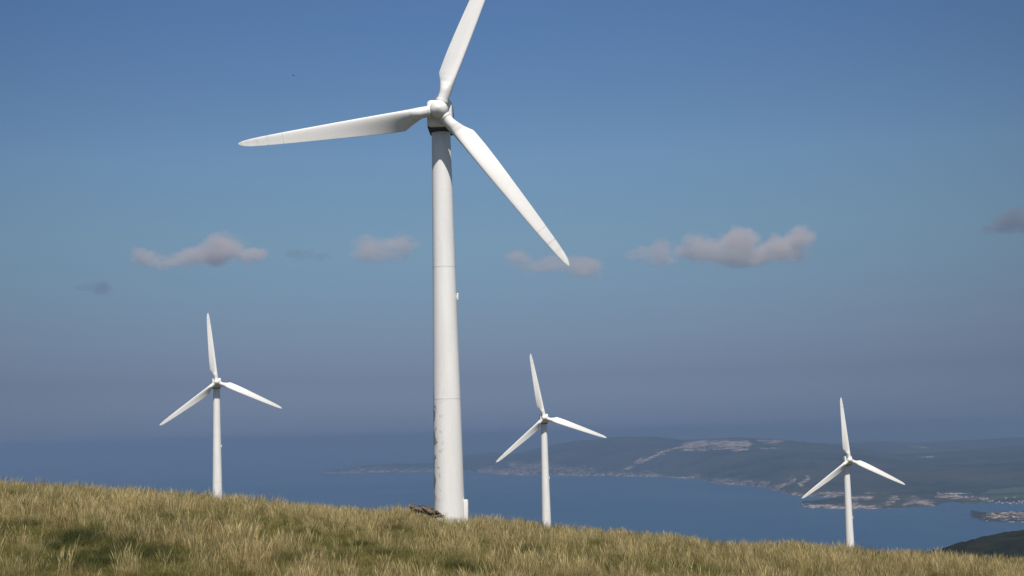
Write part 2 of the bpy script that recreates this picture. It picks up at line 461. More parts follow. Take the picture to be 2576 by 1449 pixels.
# ------------------------------------------------------------------ wind turbines
def paint(name, stains=False, blade=False):
    m, t, b = principled(name, (.84, .83, .80), .42, .4)
    tc = N(t, 'ShaderNodeTexCoord').outputs['Object']
    n1 = noise_n(t, tc, 1.2, 5, .6, (1, 1, .12)); n2 = noise_n(t, tc, 3.5, 6, .6)
    col = mixc(t, maprange(t, n1, .42, .75), (.85, .825, .785), (.77, .75, .71))
    col = mixc(t, maprange(t, n2, .55, .8, 0, .5), col, (.66, .64, .60))
    if blade:
        s = N(t, 'ShaderNodeSeparateXYZ'); t.links.new(tc, s.inputs[0])
        tip = maprange(t, s.outputs['Z'], 12.2, 15.5, 0, 1)
        dirt = math_n(t, 'MULTIPLY', tip, maprange(t, noise_n(t, tc, 2.2, 5, .65), .35, .7))
        col = mixc(t, math_n(t, 'MULTIPLY', dirt, .55), col, (.50, .47, .42))
        band = math_n(t, 'LESS_THAN', math_n(t, 'ABSOLUTE', math_n(t, 'SUBTRACT', s.outputs['Z'], 12.3)), .02)
        col = mixc(t, math_n(t, 'MULTIPLY', band, .45), col, (.30, .30, .29))
    if stains:
        s = N(t, 'ShaderNodeSeparateXYZ'); t.links.new(tc, s.inputs[0])
        z = s.outputs['Z']
        low = math_n(t, 'MULTIPLY', maprange(t, z, 11.2, 9.5, 0, 1), maprange(t, z, 1.5, 3.0, 0, 1))
        # lichen on the weather side, in a ragged strip, with loose spots further round
        ang = N(t, 'ShaderNodeMath', operation='ARCTAN2'); t.links.new(s.outputs['Y'], ang.inputs[0]); t.links.new(s.outputs['X'], ang.inputs[1])
        a = math_n(t, 'ABSOLUTE', ang.outputs[0])                 # pi on the -x side
        big = noise_n(t, tc, .9, 4, .6, (.8, .8, 1.0)); spot = noise_n(t, tc, 2.3, 3, .5, (1, 1, .8))
        edge = maprange(t, math_n(t, 'ADD', a, math_n(t, 'MULTIPLY', math_n(t, 'SUBTRACT', big, .5), 2.6)), 2.70, 2.86)
        sp = math_n(t, 'MULTIPLY', maprange(t, spot, .60, .64), maprange(t, a, 1.75, 2.3))
        lich = math_n(t, 'MULTIPLY', math_n(t, 'MAXIMUM', edge, math_n(t, 'MULTIPLY', sp, .6)), low)
        col = mixc(t, math_n(t, 'MULTIPLY', lich, .75), col, (.16, .165, .14))
    t.links.new(col, b.inputs['Base Color'])
    t.links.new(maprange(t, n2, .3, .8, .36, .55), b.inputs['Roughness'])
    return m

m_tower = paint('tower_paint'); m_tower_old = paint('stained_tower_paint', stains=True)
m_blade = paint('blade_gelcoat', blade=True); m_nac = paint('nacelle_shell')
m_dark, _, _ = principled('dark_underside', (.05, .052, .056), .6, .3)
m_seam, _, _ = principled('flange_paint', (.68, .67, .64), .6, .3)
m_metal, _, _ = principled('galvanised_metal', (.35, .36, .37), .45, .5, .6)
m_glass, _, _ = principled('lamp_glass', (.75, .75, .73), .2, .5)

def lathe(rings, n=64, cap=True):
    """rings: [(z, radius)] around z"""
    vs, fs = [], []
    for z, r in rings:
        for i in range(n):
            a = 2 * math.pi * i / n; vs.append((r * math.cos(a), r * math.sin(a), z))
    for k in range(len(rings) - 1):
        for i in range(n):
            j = (i + 1) % n; fs.append((k * n + i, k * n + j, (k + 1) * n + j, (k + 1) * n + i))
    if cap:
        fs.append(tuple(range(n - 1, -1, -1))); fs.append(tuple(range((len(rings) - 1) * n, len(rings) * n)))
    return vs, fs

def autosmooth(me, deg=40):
    me.polygons.foreach_set('use_smooth', [True] * len(me.polygons))
    try: me.set_sharp_from_angle(angle=R(deg))
    except Exception: pass

TOP = HUB_H - 1.37
def tower_r(z): return float(np.interp(z, [0, 9.8, 20.0, TOP], [1.195, 1.06, .885, .74]))
def tower_mesh(name, mat):
    rings = [(-1.2, 1.21)] + [(z, tower_r(z)) for z in np.linspace(0, TOP, 32)]
    vs, fs = lathe(rings, 72)
    me = mesh_np(name, vs, fs); autosmooth(me); me.materials.append(mat); return me
def ring_mesh(z, h=.03, pr=.008):
    r = tower_r(z)
    vs, fs = lathe([(z - h, r - .004), (z - h, r + pr), (z + h, r + pr), (z + h, r - .004)], 72)
    me = mesh_np('flange', vs, fs); autosmooth(me); me.materials.append(m_seam); return me

def box_bm(bm, cx, cy, cz, sx, sy, sz, bevel=.02, seg=2):
    r = bmesh.ops.create_cube(bm, size=1)
    vs = r['verts']
    for v in vs: v.co = Vector((cx + v.co.x * sx, cy + v.co.y * sy, cz + v.co.z * sz))
    if bevel:
        es = [e for e in bm.edges if all(v in vs for v in e.verts)]
        bmesh.ops.bevel(bm, geom=es, offset=bevel, segments=seg, affect='EDGES', profile=.5)

def bm_mesh(name, bm, mat, smooth=True):
    me = bpy.data.meshes.new(name); bm.to_mesh(me); bm.free()
    if smooth: autosmooth(me)
    me.materials.append(mat); return me

# blade: r, leading edge, trailing edge, thickness ratio, twist, roundness (0 = circle)
SECT = [(.70, .435, .435, 1.0, 34, 0), (1.30, .435, .435, 1.0, 34, 0), (1.55, .43, .53, .82, 33, .25), (1.85, .42, .70, .58, 32, .6), (2.25, .415, .91, .42, 31, .9),
        (2.80, .41, 1.24, .33, 29, 1), (2.88, .408, 1.265, .32, 28.5, 1), (3.5, .40, 1.23, .28, 25, 1), (4.5, .39, 1.16, .26, 19, 1), (6.0, .375, 1.05, .23, 12.5, 1),
        (7.5, .36, .94, .21, 7.5, 1), (9.0, .34, .84, .20, 5.2, 1), (10.5, .32, .74, .19, 3.6, 1), (12.0, .295, .63, .18, 2.2, 1), (13.48, .26, .52, .18, 1.2, 1)]
SECT_TIP = [(13.53, .26, .515, .18, 1.2, 1), (14.2, .235, .455, .17, .8, 1), (14.8, .20, .385, .17, .5, 1), (15.2, .165, .31, .17, .3, 1), (15.5, .12, .22, .17, .2, 1), (15.7, .065, .12, .17, 0, 1), (15.8, .012, .03, .17, 0, 1)]
def section(s, n=40):
    r, le, te, tk, tw, w = s
    c = le + te; out = []
    for i in range(n):
        th = 2 * math.pi * i / n
        q = (1 - math.cos(th)) / 2                       # 0 leading edge, 1 trailing edge
        yt = 5 * (.2969 * math.sqrt(q) - .126 * q - .3516 * q * q + .2843 * q ** 3 - .1015 * q ** 4)
        yt = yt * tk * c * (1 if th < math.pi else -1)
        cam_ = -.035 * c * 4 * q * (1 - q) * w * (1 if q < 1 else 0)
        ya = -(yt + 0) + (-cam_)
        yc = -math.sin(th) * c / 2
        y = yc * (1 - w) + ya * w
        x = le - q * c
        a = R(tw)
        out.append((x * math.cos(a) + y * math.sin(a), -x * math.sin(a) + y * math.cos(a), r))
    return out
def loft(secs, n=40, fine=4):
    # cubic-ish resampling between stations
    arr = np.array(secs, float); rr = []
    for k in range(len(arr) - 1):
        for q in range(fine): rr.append(arr[k] + (arr[k + 1] - arr[k]) * q / fine)
    rr.append(arr[-1])
    vs, fs = [], []
    for s in rr: vs += section(s, n)
    for k in range(len(rr) - 1):
        for i in range(n):
            j = (i + 1) % n; fs.append((k * n + j, k * n + i, (k + 1) * n + i, (k + 1) * n + j))
    fs.append(tuple(range(n))); fs.append(tuple(range((len(rr) - 1) * n, len(rr) * n))[::-1])
    return vs, fs
vs, fs = loft(SECT); ME_BLADE = mesh_np('blade', vs, fs); autosmooth(ME_BLADE, 50); ME_BLADE.materials.append(m_blade)
vs, fs = loft(SECT_TIP); ME_TIP = mesh_np('tip_brake', vs, fs); autosmooth(ME_TIP, 50); ME_TIP.materials.append(m_blade)
vs, fs = loft([(13.47, .19, .42, .10, 1.2, 1), (13.54, .19, .42, .10, 1.2, 1)]); ME_GAP = mesh_np('tip_shaft', vs, fs); ME_GAP.materials.append(m_seam)
vs, fs = lathe([(.66, .40), (.66, .49), (.80, .49), (.82, .47), (.86, .47), (.86, .40)], 48); ME_COLLAR = mesh_np('root_collar', vs, fs); autosmooth(ME_COLLAR); ME_COLLAR.materials.append(m_nac)

# hub: round spinner with a blunt nose, axis along -y, with three stubs
vs, fs = lathe([(-.50, .62), (-.48, .68), (-.2, .71), (.05, .72), (.28, .70), (.48, .66), (.64, .54), (.76, .40), (.86, .25), (.92, .12), (.945, .03)], 64)
vs = [(x, -z, y) for x, y, z in vs]; fs = [f[::-1] if False else f for f in fs]
ME_HUB = mesh_np('hub', vs, fs); autosmooth(ME_HUB, 60); ME_HUB.materials.append(m_nac)
bmh = bmesh.new(); bmh.from_mesh(ME_HUB); bmesh.ops.recalc_face_normals(bmh, faces=bmh.faces); bmh.to_mesh(ME_HUB); bmh.free()

def rrect(w, h, r, n=8):
    pts = []
    for cx, cy, a0 in ((w / 2 - r, h / 2 - r, 0), (-w / 2 + r, h / 2 - r, 90), (-w / 2 + r, -h / 2 + r, 180), (w / 2 - r, -h / 2 + r, 270)):
        for i in range(n + 1):
            a = R(a0 + 90 * i / n); pts.append((cx + r * math.cos(a), cy + r * math.sin(a)))
    return pts
def shell(stations, zc=0):
    """stations: (y, width, height, corner radius, centre z)"""
    vs, fs = [], []; n = 36
    for y, w_, h_, r_, cz in stations:
        vs += [(a, y, b_ + cz + zc) for a, b_ in rrect(w_, h_, r_)]
    for k in range(len(stations) - 1):
        for i in range(n):
            j = (i + 1) % n; fs.append((k * n + i, k * n + j, (k + 1) * n + j, (k + 1) * n + i))
    fs.append(tuple(range(n))[::-1]); fs.append(tuple(range((len(stations) - 1) * n, len(stations) * n)))
    return vs, fs
W_, H_ = 1.98, 2.14
vs, fs = shell([(-1.66, W_ - .26, H_ - .26, .26, 0), (-1.63, W_ - .14, H_ - .14, .30, 0), (-1.55, W_ - .05, H_ - .05, .32, 0), (-1.42, W_, H_, .32, 0), (.5, W_, H_, .32, 0), (1.4, W_ - .04, H_ - .04, .34, 0),
                (1.75, W_ - .2, H_ - .18, .38, 0), (1.9, W_ - .6, H_ - .5, .40, 0)], -.13)
ME_NAC = mesh_np('nacelle', vs, fs); autosmooth(ME_NAC, 35); ME_NAC.materials.append(m_nac)
# bedplate tray under the shell; its dark paint also carries the underside's shade
vs, fs = shell([(-1.42, W_ - .10, .40, .17, 0), (-1.36, W_ - .03, .46, .20, 0), (1.5, W_ - .03, .46, .20, 0), (1.6, W_ - .3, .3, .12, 0)], -1.11)
ME_TRAY = mesh_np('bedplate', vs, fs); autosmooth(ME_TRAY, 35); ME_TRAY.materials.append(m_dark)
vs, fs = lathe([(TOP - .02, .70), (TOP - .02, .765), (TOP + .02, .765), (TOP + .25, .765), (TOP + .25, .6)], 64)
ME_YAW = mesh_np('yaw_bearing', vs, fs); autosmooth(ME_YAW); ME_YAW.materials.append(m_dark)
# panel seams on the nacelle side and louvres
bm = bmesh.new()
for k in range(4):
    box_bm(bm, W_ / 2 + .006, .55, .24 - .12 * k, .03, .42, .05, .008, 1)
ME_LOUVRE = bm_mesh('louvre', bm, m_dark)
# wind vane and anemometer on the roof
bm = bmesh.new()
box_bm(bm, -.1, -.9, 1.02, .5, .04, .03, .005, 1)
for xx in (-.33, .13):
    box_bm(bm, xx, -.9, 1.16, .025, .025, .30, 0)
box_bm(bm, -.1, -.9, .92, .03, .03, .20, 0)
box_bm(bm, .13, -.9, 1.33, .02, .22, .06, .004, 1)
for k in range(3):
    a = 2.1 * k
    r_ = bmesh.ops.create_icosphere(bm, subdivisions=1, radius=.045)
    for v in r_['verts']: v.co += Vector((-.33 + .11 * math.cos(a), -.9 + .11 * math.sin(a), 1.32))
ME_VANE = bm_mesh('anemometer', bm, m_metal)
# roof hatch
bm = bmesh.new(); box_bm(bm, 0, .6, .94, .8, 1.1, .08, .03, 2); ME_HATCH = bm_mesh('roof_hatch', bm, m_nac)

# door standing proud of the tower foot and the lamp box on the same side
def door_meshes(az, mat):
    r0 = tower_r(1.2)
    M = Matrix.Rotation(az, 4, 'Z')
    bm = bmesh.new(); box_bm(bm, r0 + .10, 0, 1.02, .30, .92, 1.98, .05, 3); bmesh.ops.transform(bm, matrix=M, verts=bm.verts)
    d = bm_mesh('door_frame', bm, mat)
    bm = bmesh.new(); box_bm(bm, r0 + .262, 0, 1.02, .03, .74, 1.78, .012, 2); bmesh.ops.transform(bm, matrix=M, verts=bm.verts)
    p_ = bm_mesh('door', bm, mat)
    bm = bmesh.new(); box_bm(bm, r0 + .30, .27, 1.05, .05, .04, .16, .01, 2); bmesh.ops.transform(bm, matrix=M, verts=bm.verts)
    h = bm_mesh('door_handle', bm, m_metal)
    zl = HUB_H - 14.4; rl = tower_r(zl)
    bm = bmesh.new(); box_bm(bm, rl + .10, 0, zl, .13, .26, .56, .03, 3); box_bm(bm, rl + .015, 0, zl, .08, .12, .2, .01, 1)
    bmesh.ops.transform(bm, matrix=M, verts=bm.verts)
    l = bm_mesh('lamp_box', bm, m_glass)
    return d, p_, h, l

def ident(o): return o
def turbine(i, label, old=False, door_az=0.0):
    bx, by, bz = BASES[i]
    root = bpy.data.objects.new('wind_turbine', None); COL.objects.link(root)
    root.location = (bx, by, bz)
    tag(root, label, 'wind turbine', 'white wind turbines standing along the hill')
    tw = link('tower', TOWERS[old], root)
    for me_ in FLANGES: link('flange', me_, tw)
    d, p_, h, l = DOORS
    for me_ in (d, l):
        o = link(me_.name.split('.')[0], me_, root)
        if me_ is d: link('door', p_, o); link('door_handle', h, o)
    yaw = Matrix.Rotation(-R(AXES[i]), 4, 'Z')
    link('yaw_bearing', ME_YAW, root)
    nac = link('nacelle', ME_NAC, root); nac.matrix_local = Matrix.Translation((0, 0, HUB_H)) @ yaw
    for nm, me_ in (('bedplate', ME_TRAY), ('louvre', ME_LOUVRE), ('anemometer', ME_VANE), ('roof_hatch', ME_HATCH)): link(nm, me_, nac)
    hub = link('hub', ME_HUB, root); hub.matrix_local = Matrix.Translation((0, 0, HUB_H)) @ yaw @ Matrix.Translation((0, -OVER, 0))
    for k in range(3):
        bl = link('blade', ME_BLADE, root)
        bl.matrix_local = Matrix.Translation((0, 0, HUB_H)) @ yaw @ Matrix.Translation((0, -OVER, 0)) @ Matrix.Rotation(R(90 - ROTOR[i] - 120 * k), 4, 'Y')
        link('root_collar', ME_COLLAR, bl); link('tip_brake', ME_TIP, bl); link('tip_shaft', ME_GAP, bl)
    return root

ROTOR = [68.0, 96.6, 100.7, 95.3]
TOWERS = {False: tower_mesh('tower', m_tower), True: tower_mesh('tower', m_tower_old)}
FLANGES = [ring_mesh(9.8), ring_mesh(20.1)]
DOORS = door_meshes(R(-2), m_tower)
turbine(0, 'tall near wind turbine with lichen stained tower, upper blade cut off by the picture edge', True)
turbine(1, 'small white wind turbine at far left, seen against empty sky and sea')
turbine(2, 'white wind turbine just right of the big one, in front of the blue mountain')
turbine(3, 'wind turbine farthest right, standing in front of the rocky headland')

# ------------------------------------------------------------------ layered rock outcrop by the big tower
m_rock, t, b = principled('slate_rock', (.15, .12, .10), .9, .2)
tc = N(t, 'ShaderNodeTexCoord').outputs['Object']
n1 = noise_n(t, tc, 1.8, 6, .65, (1, 1, 3)); n2 = noise_n(t, tc, 9, 5, .6)
col = mixc(t, maprange(t, n1, .35, .65), (.075, .055, .04), (.20, .15, .11))
col = mixc(t, maprange(t, n2, .60, .75), col, (.26, .22, .16))
t.links.new(col, b.inputs['Base Color'])
bp = N(t, 'ShaderNodeBump', in_Strength=.8, in_Distance=.05); t.links.new(n2, bp.inputs['Height']); t.links.new(bp.outputs[0], b.inputs['Normal'])
bm = bmesh.new()
OD = 116.0
rr = random.Random(3)
ux = [direction(1030 + 75 * k / 11, 1290)[0] * OD for k in range(12)]
for k in range(62):
    f_ = rr.random() ** .9
    x = ux[0] + (ux[-1] - ux[0]) * f_
    top = np.interp(f_, [0, .18, .35, .5, .75, 1], [1272, 1268, 1266, 1270, 1281, 1290])
    zt = direction(1030 + 75 * f_, top)[1] * OD
    zg = direction(1030 + 75 * f_, 1300)[1] * OD
    z = zg + (zt - zg) * rr.random() ** .6
    sx, sy, sz = rr.uniform(.22, .6), rr.uniform(.25, .6), rr.uniform(.06, .16)
    r_ = bmesh.ops.create_cube(bm, size=1)
    M = Matrix.Translation((x, OD + rr.uniform(-.7, .9), z - sz / 2)) @ Euler((rr.gauss(0, .14), .26 + rr.gauss(0, .12), rr.uniform(-.6, .6))).to_matrix().to_4x4() @ Matrix.Diagonal((sx, sy, sz, 1))
    for v in r_['verts']:
        v.co += Vector((rr.uniform(-.16, .16), rr.uniform(-.16, .16), rr.uniform(-.2, .2)))
        v.co = M @ v.co
bmesh.ops.bevel(bm, geom=bm.edges[:], offset=.015, segments=1, affect='EDGES')
oc = bm_mesh('rock_outcrop', bm, m_rock)
o = link('rock_outcrop', oc)
tag(o, 'broken outcrop of flat brown slabs at the left foot of the big tower', 'rock outcrop')

# ------------------------------------------------------------------ grass (nobody could count it)
m_gr, t, b = principled('grass_blades', (.2, .2, .08), .7, .05)
tint = N(t, 'ShaderNodeAttribute', attribute_name='tint', attribute_type='INSTANCER').outputs['Fac']     # 0 green .. 1 dry
dark = N(t, 'ShaderNodeAttribute', attribute_name='dark', attribute_type='INSTANCER').outputs['Fac']
rnd = N(t, 'ShaderNodeAttribute', attribute_name='blade_random').outputs['Fac']
dry = N(t, 'ShaderNodeAttribute', attribute_name='dry').outputs['Fac']
hgt = N(t, 'ShaderNodeAttribute', attribute_name='along').outputs['Fac']
green = mixc(t, rnd, (.100, .108, .020), (.250, .222, .055))
straw = mixc(t, rnd, (.42, .315, .12), (.76, .61, .32))
k = math_n(t, 'ADD', math_n(t, 'MULTIPLY', tint, .62), math_n(t, 'MULTIPLY', dry, .55))
k = math_n(t, 'ADD', k, math_n(t, 'MULTIPLY', math_n(t, 'SUBTRACT', rnd, .5), .5))
k = math_n(t, 'ADD', k, math_n(t, 'MULTIPLY', math_n(t, 'SUBTRACT', hgt, .5), .25))
col = mixc(t, maprange(t, k, .30, 1.0), green, straw)
gp = N(t, 'ShaderNodeNewGeometry').outputs['Position']
bn = noise_n(t, gp, .55, 4, .65)
col = mixc(t, maprange(t, bn, .54, .70, 0, .65), col, (.25, .145, .06))
gn = noise_n(t, gp, .8, 4, .65, (1, .6, 1))
col = mixc(t, maprange(t, gn, .52, .68, 0, .6), col, (.10, .118, .024))
col = mixc(t, math_n(t, 'MULTIPLY', dark, .85), col, (.040, .060, .018))
t.links.new(col, b.inputs['Base Color'])
tuft_r = N(t, 'ShaderNodeAttribute', attribute_name='tuft_random', attribute_type='INSTANCER').outputs['Fac']
col = mixc(t, maprange(t, tuft_r, 0, .34, .7, 0), col, (.06, .058, .018))  # darker tufts: dark plants, plus the grass's own shadowing put into the colour
col = mixc(t, maprange(t, tuft_r, .80, 1, 0, .5), col, (.62, .50, .27))
t.links.new(col, b.inputs['Base Color'])
tr = N(t, 'ShaderNodeBsdfTranslucent'); t.links.new(col, tr.inputs['Color'])
mx = N(t, 'ShaderNodeMixShader', in_0=.25)
t.links.new(b.outputs[0], mx.inputs[1]); t.links.new(tr.outputs[0], mx.inputs[2])
t.links.new(mx.outputs[0], t.nodes['Material Output'].inputs['Surface'])

def tuft_mesh(name, nb, hmin, hmax, spread, width, lean, curl, dry, head=0.0, seg=4, seed=0):
    g = np.random.default_rng(seed)
    V, Fc, A_r, A_d, A_h = [], [], [], [], []
    for _ in range(nb):
        a = g.uniform(0, 2 * np.pi); q = spread * math.sqrt(g.random())
        bx, by = q * math.cos(a), q * math.sin(a)
        h = g.uniform(hmin, hmax); wd = width * g.uniform(.7, 1.3)
        az = g.uniform(0, 2 * np.pi); l = abs(g.normal(0, lean)); cu = g.uniform(.2, 1) * curl
        dx, dy = math.cos(az), math.sin(az)
        fa = g.uniform(0, np.pi); fx, fy = math.cos(fa), math.sin(fa)
        rn = g.random(); d_ = dry if g.random() < .8 else 1 - dry
        base = len(V)
        for k in range(seg + 1):
            s = k / seg
            off = (l * s + cu * s * s * s) * h + .05 * s * h
            z = h * s * math.sqrt(max(.1, 1 - min(.9, (l + cu * s * s) ** 2 * .6)))
            wv = wd * (1 - s * .75)
            if head and k == seg - 1: wv = wd * head
            if k == seg: wv = wd * .12
            cxx, cyy = bx + dx * off + .07 * h * s * s, by + dy * off
            V.append((cxx - fx * wv / 2, cyy - fy * wv / 2, z)); V.append((cxx + fx * wv / 2, cyy + fy * wv / 2, z))
            A_r += [rn, rn]; A_d += [d_, d_]; A_h += [s, s]
        for k in range(seg):
            i = base + 2 * k; Fc.append((i, i + 1, i + 3, i + 2))
    me = mesh_np(name, V, Fc, True)
    add_attr(me, 'blade_random', A_r); add_attr(me, 'dry', A_d); add_attr(me, 'along', A_h)
    me.materials.append(m_gr)
    return me

tufts = bpy.data.collections.new('grass_sources')
spec = []
for k in range(5): spec.append(('a_low_%d' % k, dict(nb=105, hmin=.08, hmax=.24, spread=.26, width=.0068, lean=.5, curl=.7, dry=.0)))
for k in range(5): spec.append(('b_mid_%d' % k, dict(nb=80, hmin=.14, hmax=.36, spread=.20, width=.0062, lean=.32, curl=.5, dry=.35)))
for k in range(5): spec.append(('c_tall_%d' % k, dict(nb=30, hmin=.26, hmax=.78, spread=.13, width=.0058, lean=.12, curl=.18, dry=1.0, head=1.9, seg=5)))
for k in range(3): spec.append(('d_rush_%d' % k, dict(nb=110, hmin=.20, hmax=.46, spread=.28, width=.0095, lean=.4, curl=.4, dry=0.)))
for i, (nm, kw) in enumerate(spec):
    ob = bpy.data.objects.new(nm, tuft_mesh(nm, seed=100 + i, **kw)); tufts.objects.link(ob)

def scatter(n, y0, y1, power=1.0):
    y = (y0 ** (1 + power) + rng.random(n) * (y1 ** (1 + power) - y0 ** (1 + power))) ** (1 / (1 + power))
    x = (rng.random(n) * 2 - 1) * (.365 * y + 3)
    return x, y
xa, ya = scatter(112000, 42, 135, .8)
xb, yb = scatter(7000, 6, 42, 1.0)
xa = np.concatenate([xa, xb]); ya = np.concatenate([ya, yb])
den = vnoise(xa / 1.3, ya / 1.6, 55)
px_, py_ = xa, ya
dryn = fbm(xa / 3.2, ya / 5.5, 4, 71, .6); fine = fbm(xa / .8, ya / 1.0, 3, 75, .6)
def on_ground(px, py):
    u, v = direction(px, py); yy = np.linspace(40, 130, 400); zz = ground(u * yy, yy)
    k_ = np.argmax(zz >= v * yy); return u * yy[k_], yy[k_]
DARK = [(*on_ground(px, py), rx, ry) for px, py, rx, ry in ((148, 1372, .7, 3), (222, 1366, .7, 3), (323, 1376, .8, 5), (240, 1418, .7, 3), (409, 1397, .7, 3), (428, 1350, .6, 3), (988, 1332, .8, 4),
        (1124, 1366, .8, 3), (1955, 1366, 1.2, 5), (640, 1372, .8, 3), (1530, 1392, .9, 3), (1780, 1385, .8, 3), (1400, 1425, .9, 3), (60, 1330, .7, 4), (2250, 1420, 1., 3), (700, 1430, .9, 2), (1330, 1395, .6, 2))]
dk = np.zeros(len(xa))
for (cx, cy, rx, ry) in DARK:
    dk = np.maximum(dk, np.exp(-((xa - cx) / rx) ** 2 - ((ya - cy) / ry) ** 2))
dkn = fbm(xa / 2.0, ya / 3.5, 4, 83, .6)
dkf = np.clip(dk * 1.05 + (dkn + .5 * fine) * 2.0 - .40, 0, 1)
tintv = np.clip(.34 + 1.3 * dryn + .75 * fine, 0, 1)
r1 = rng.random(len(xa))
pt = np.clip(.05 + .75 * dryn + .65 * fine, .01, .8)
kind = np.where(r1 < pt, 2, np.where(r1 < pt + .27, 1, 0))
kind = np.where((dkf > .45) & (rng.random(len(xa)) < .62), 3, kind)
idx = np.where(kind == 3, 15 + rng.integers(0, 3, len(xa)), kind * 5 + rng.integers(0, 5, len(xa)))
# keep grass off the tower footprint and the rock slabs
ok = np.ones(len(xa), bool)
bx, by, bz = BASES[0]
ok &= np.hypot(xa - bx, ya - by) > 1.3
za = ground(xa, ya) - .02
sc = (.75 + .5 * rng.random(len(xa))) * (.8 + .45 * vnoise(xa / 2.2, ya / 2.2, 91))
sc = sc * np.where((np.abs(xa - (ux[0] + ux[-1]) / 2) < 1.1) & (np.abs(ya - OD) < 3), .5, 1)
sc = sc * (.72 + .5 * vnoise(xa / .75, ya / 1.1, 121)) * np.where(kind == 2, 1.1, 1.0)
trand = rng.random(len(xa)) ** 1.1
rot = rng.random(len(xa)) * 6.283
pts = np.stack([xa, ya, za], -1)[ok]
me = bpy.data.meshes.new('grass'); me.vertices.add(len(pts)); me.vertices.foreach_set('co', pts.astype(np.float32).ravel())
for nm, v in (('tint', tintv), ('dark', np.where(kind == 3, dkf, dkf * .5)), ('gscale', sc), ('grot', rot), ('tuft_random', trand)): add_attr(me, nm, v[ok])
a_ = me.attributes.new('gidx', 'INT', 'POINT'); a_.data.foreach_set('value', idx[ok].astype(np.int32))
grass = link('grass', me)
tag(grass, 'long green and straw coloured grass covering the hilltop', 'grass', kind='stuff')
ng = bpy.data.node_groups.new('grass_scatter', 'GeometryNodeTree')
ng.interface.new_socket('Geometry', in_out='INPUT', socket_type='NodeSocketGeometry')
ng.interface.new_socket('Geometry', in_out='OUTPUT', socket_type='NodeSocketGeometry')
gi = ng.nodes.new('NodeGroupInput'); go = ng.nodes.new('NodeGroupOutput')
ci = ng.nodes.new('GeometryNodeCollectionInfo'); ci.inputs['Collection'].default_value = tufts
ci.inputs['Separate Children'].default_value = True; ci.inputs['Reset Children'].default_value = True
ip = ng.nodes.new('GeometryNodeInstanceOnPoints'); ip.inputs['Pick Instance'].default_value = True
def gattr(nm, dt='FLOAT'):
    n = ng.nodes.new('GeometryNodeInputNamedAttribute'); n.data_type = dt; n.inputs['Name'].default_value = nm
    return n.outputs['Attribute']
cb = ng.nodes.new('ShaderNodeCombineXYZ')
ng.links.new(gattr('grot'), cb.inputs['Z'])
e2r = ng.nodes.new('FunctionNodeEulerToRotation'); ng.links.new(cb.outputs[0], e2r.inputs[0])
m2p = ng.nodes.new('GeometryNodeMeshToPoints')
ng.links.new(gi.outputs[0], m2p.inputs['Mesh']); ng.links.new(m2p.outputs[0], ip.inputs['Points'])
ng.links.new(ci.outputs[0], ip.inputs['Instance']); ng.links.new(gattr('gidx', 'INT'), ip.inputs['Instance Index'])
ng.links.new(e2r.outputs[0], ip.inputs['Rotation']); ng.links.new(gattr('gscale'), ip.inputs['Scale'])
ng.links.new(ip.outputs[0], go.inputs[0])
md = grass.modifiers.new('scatter', 'NODES'); md.node_group = ng

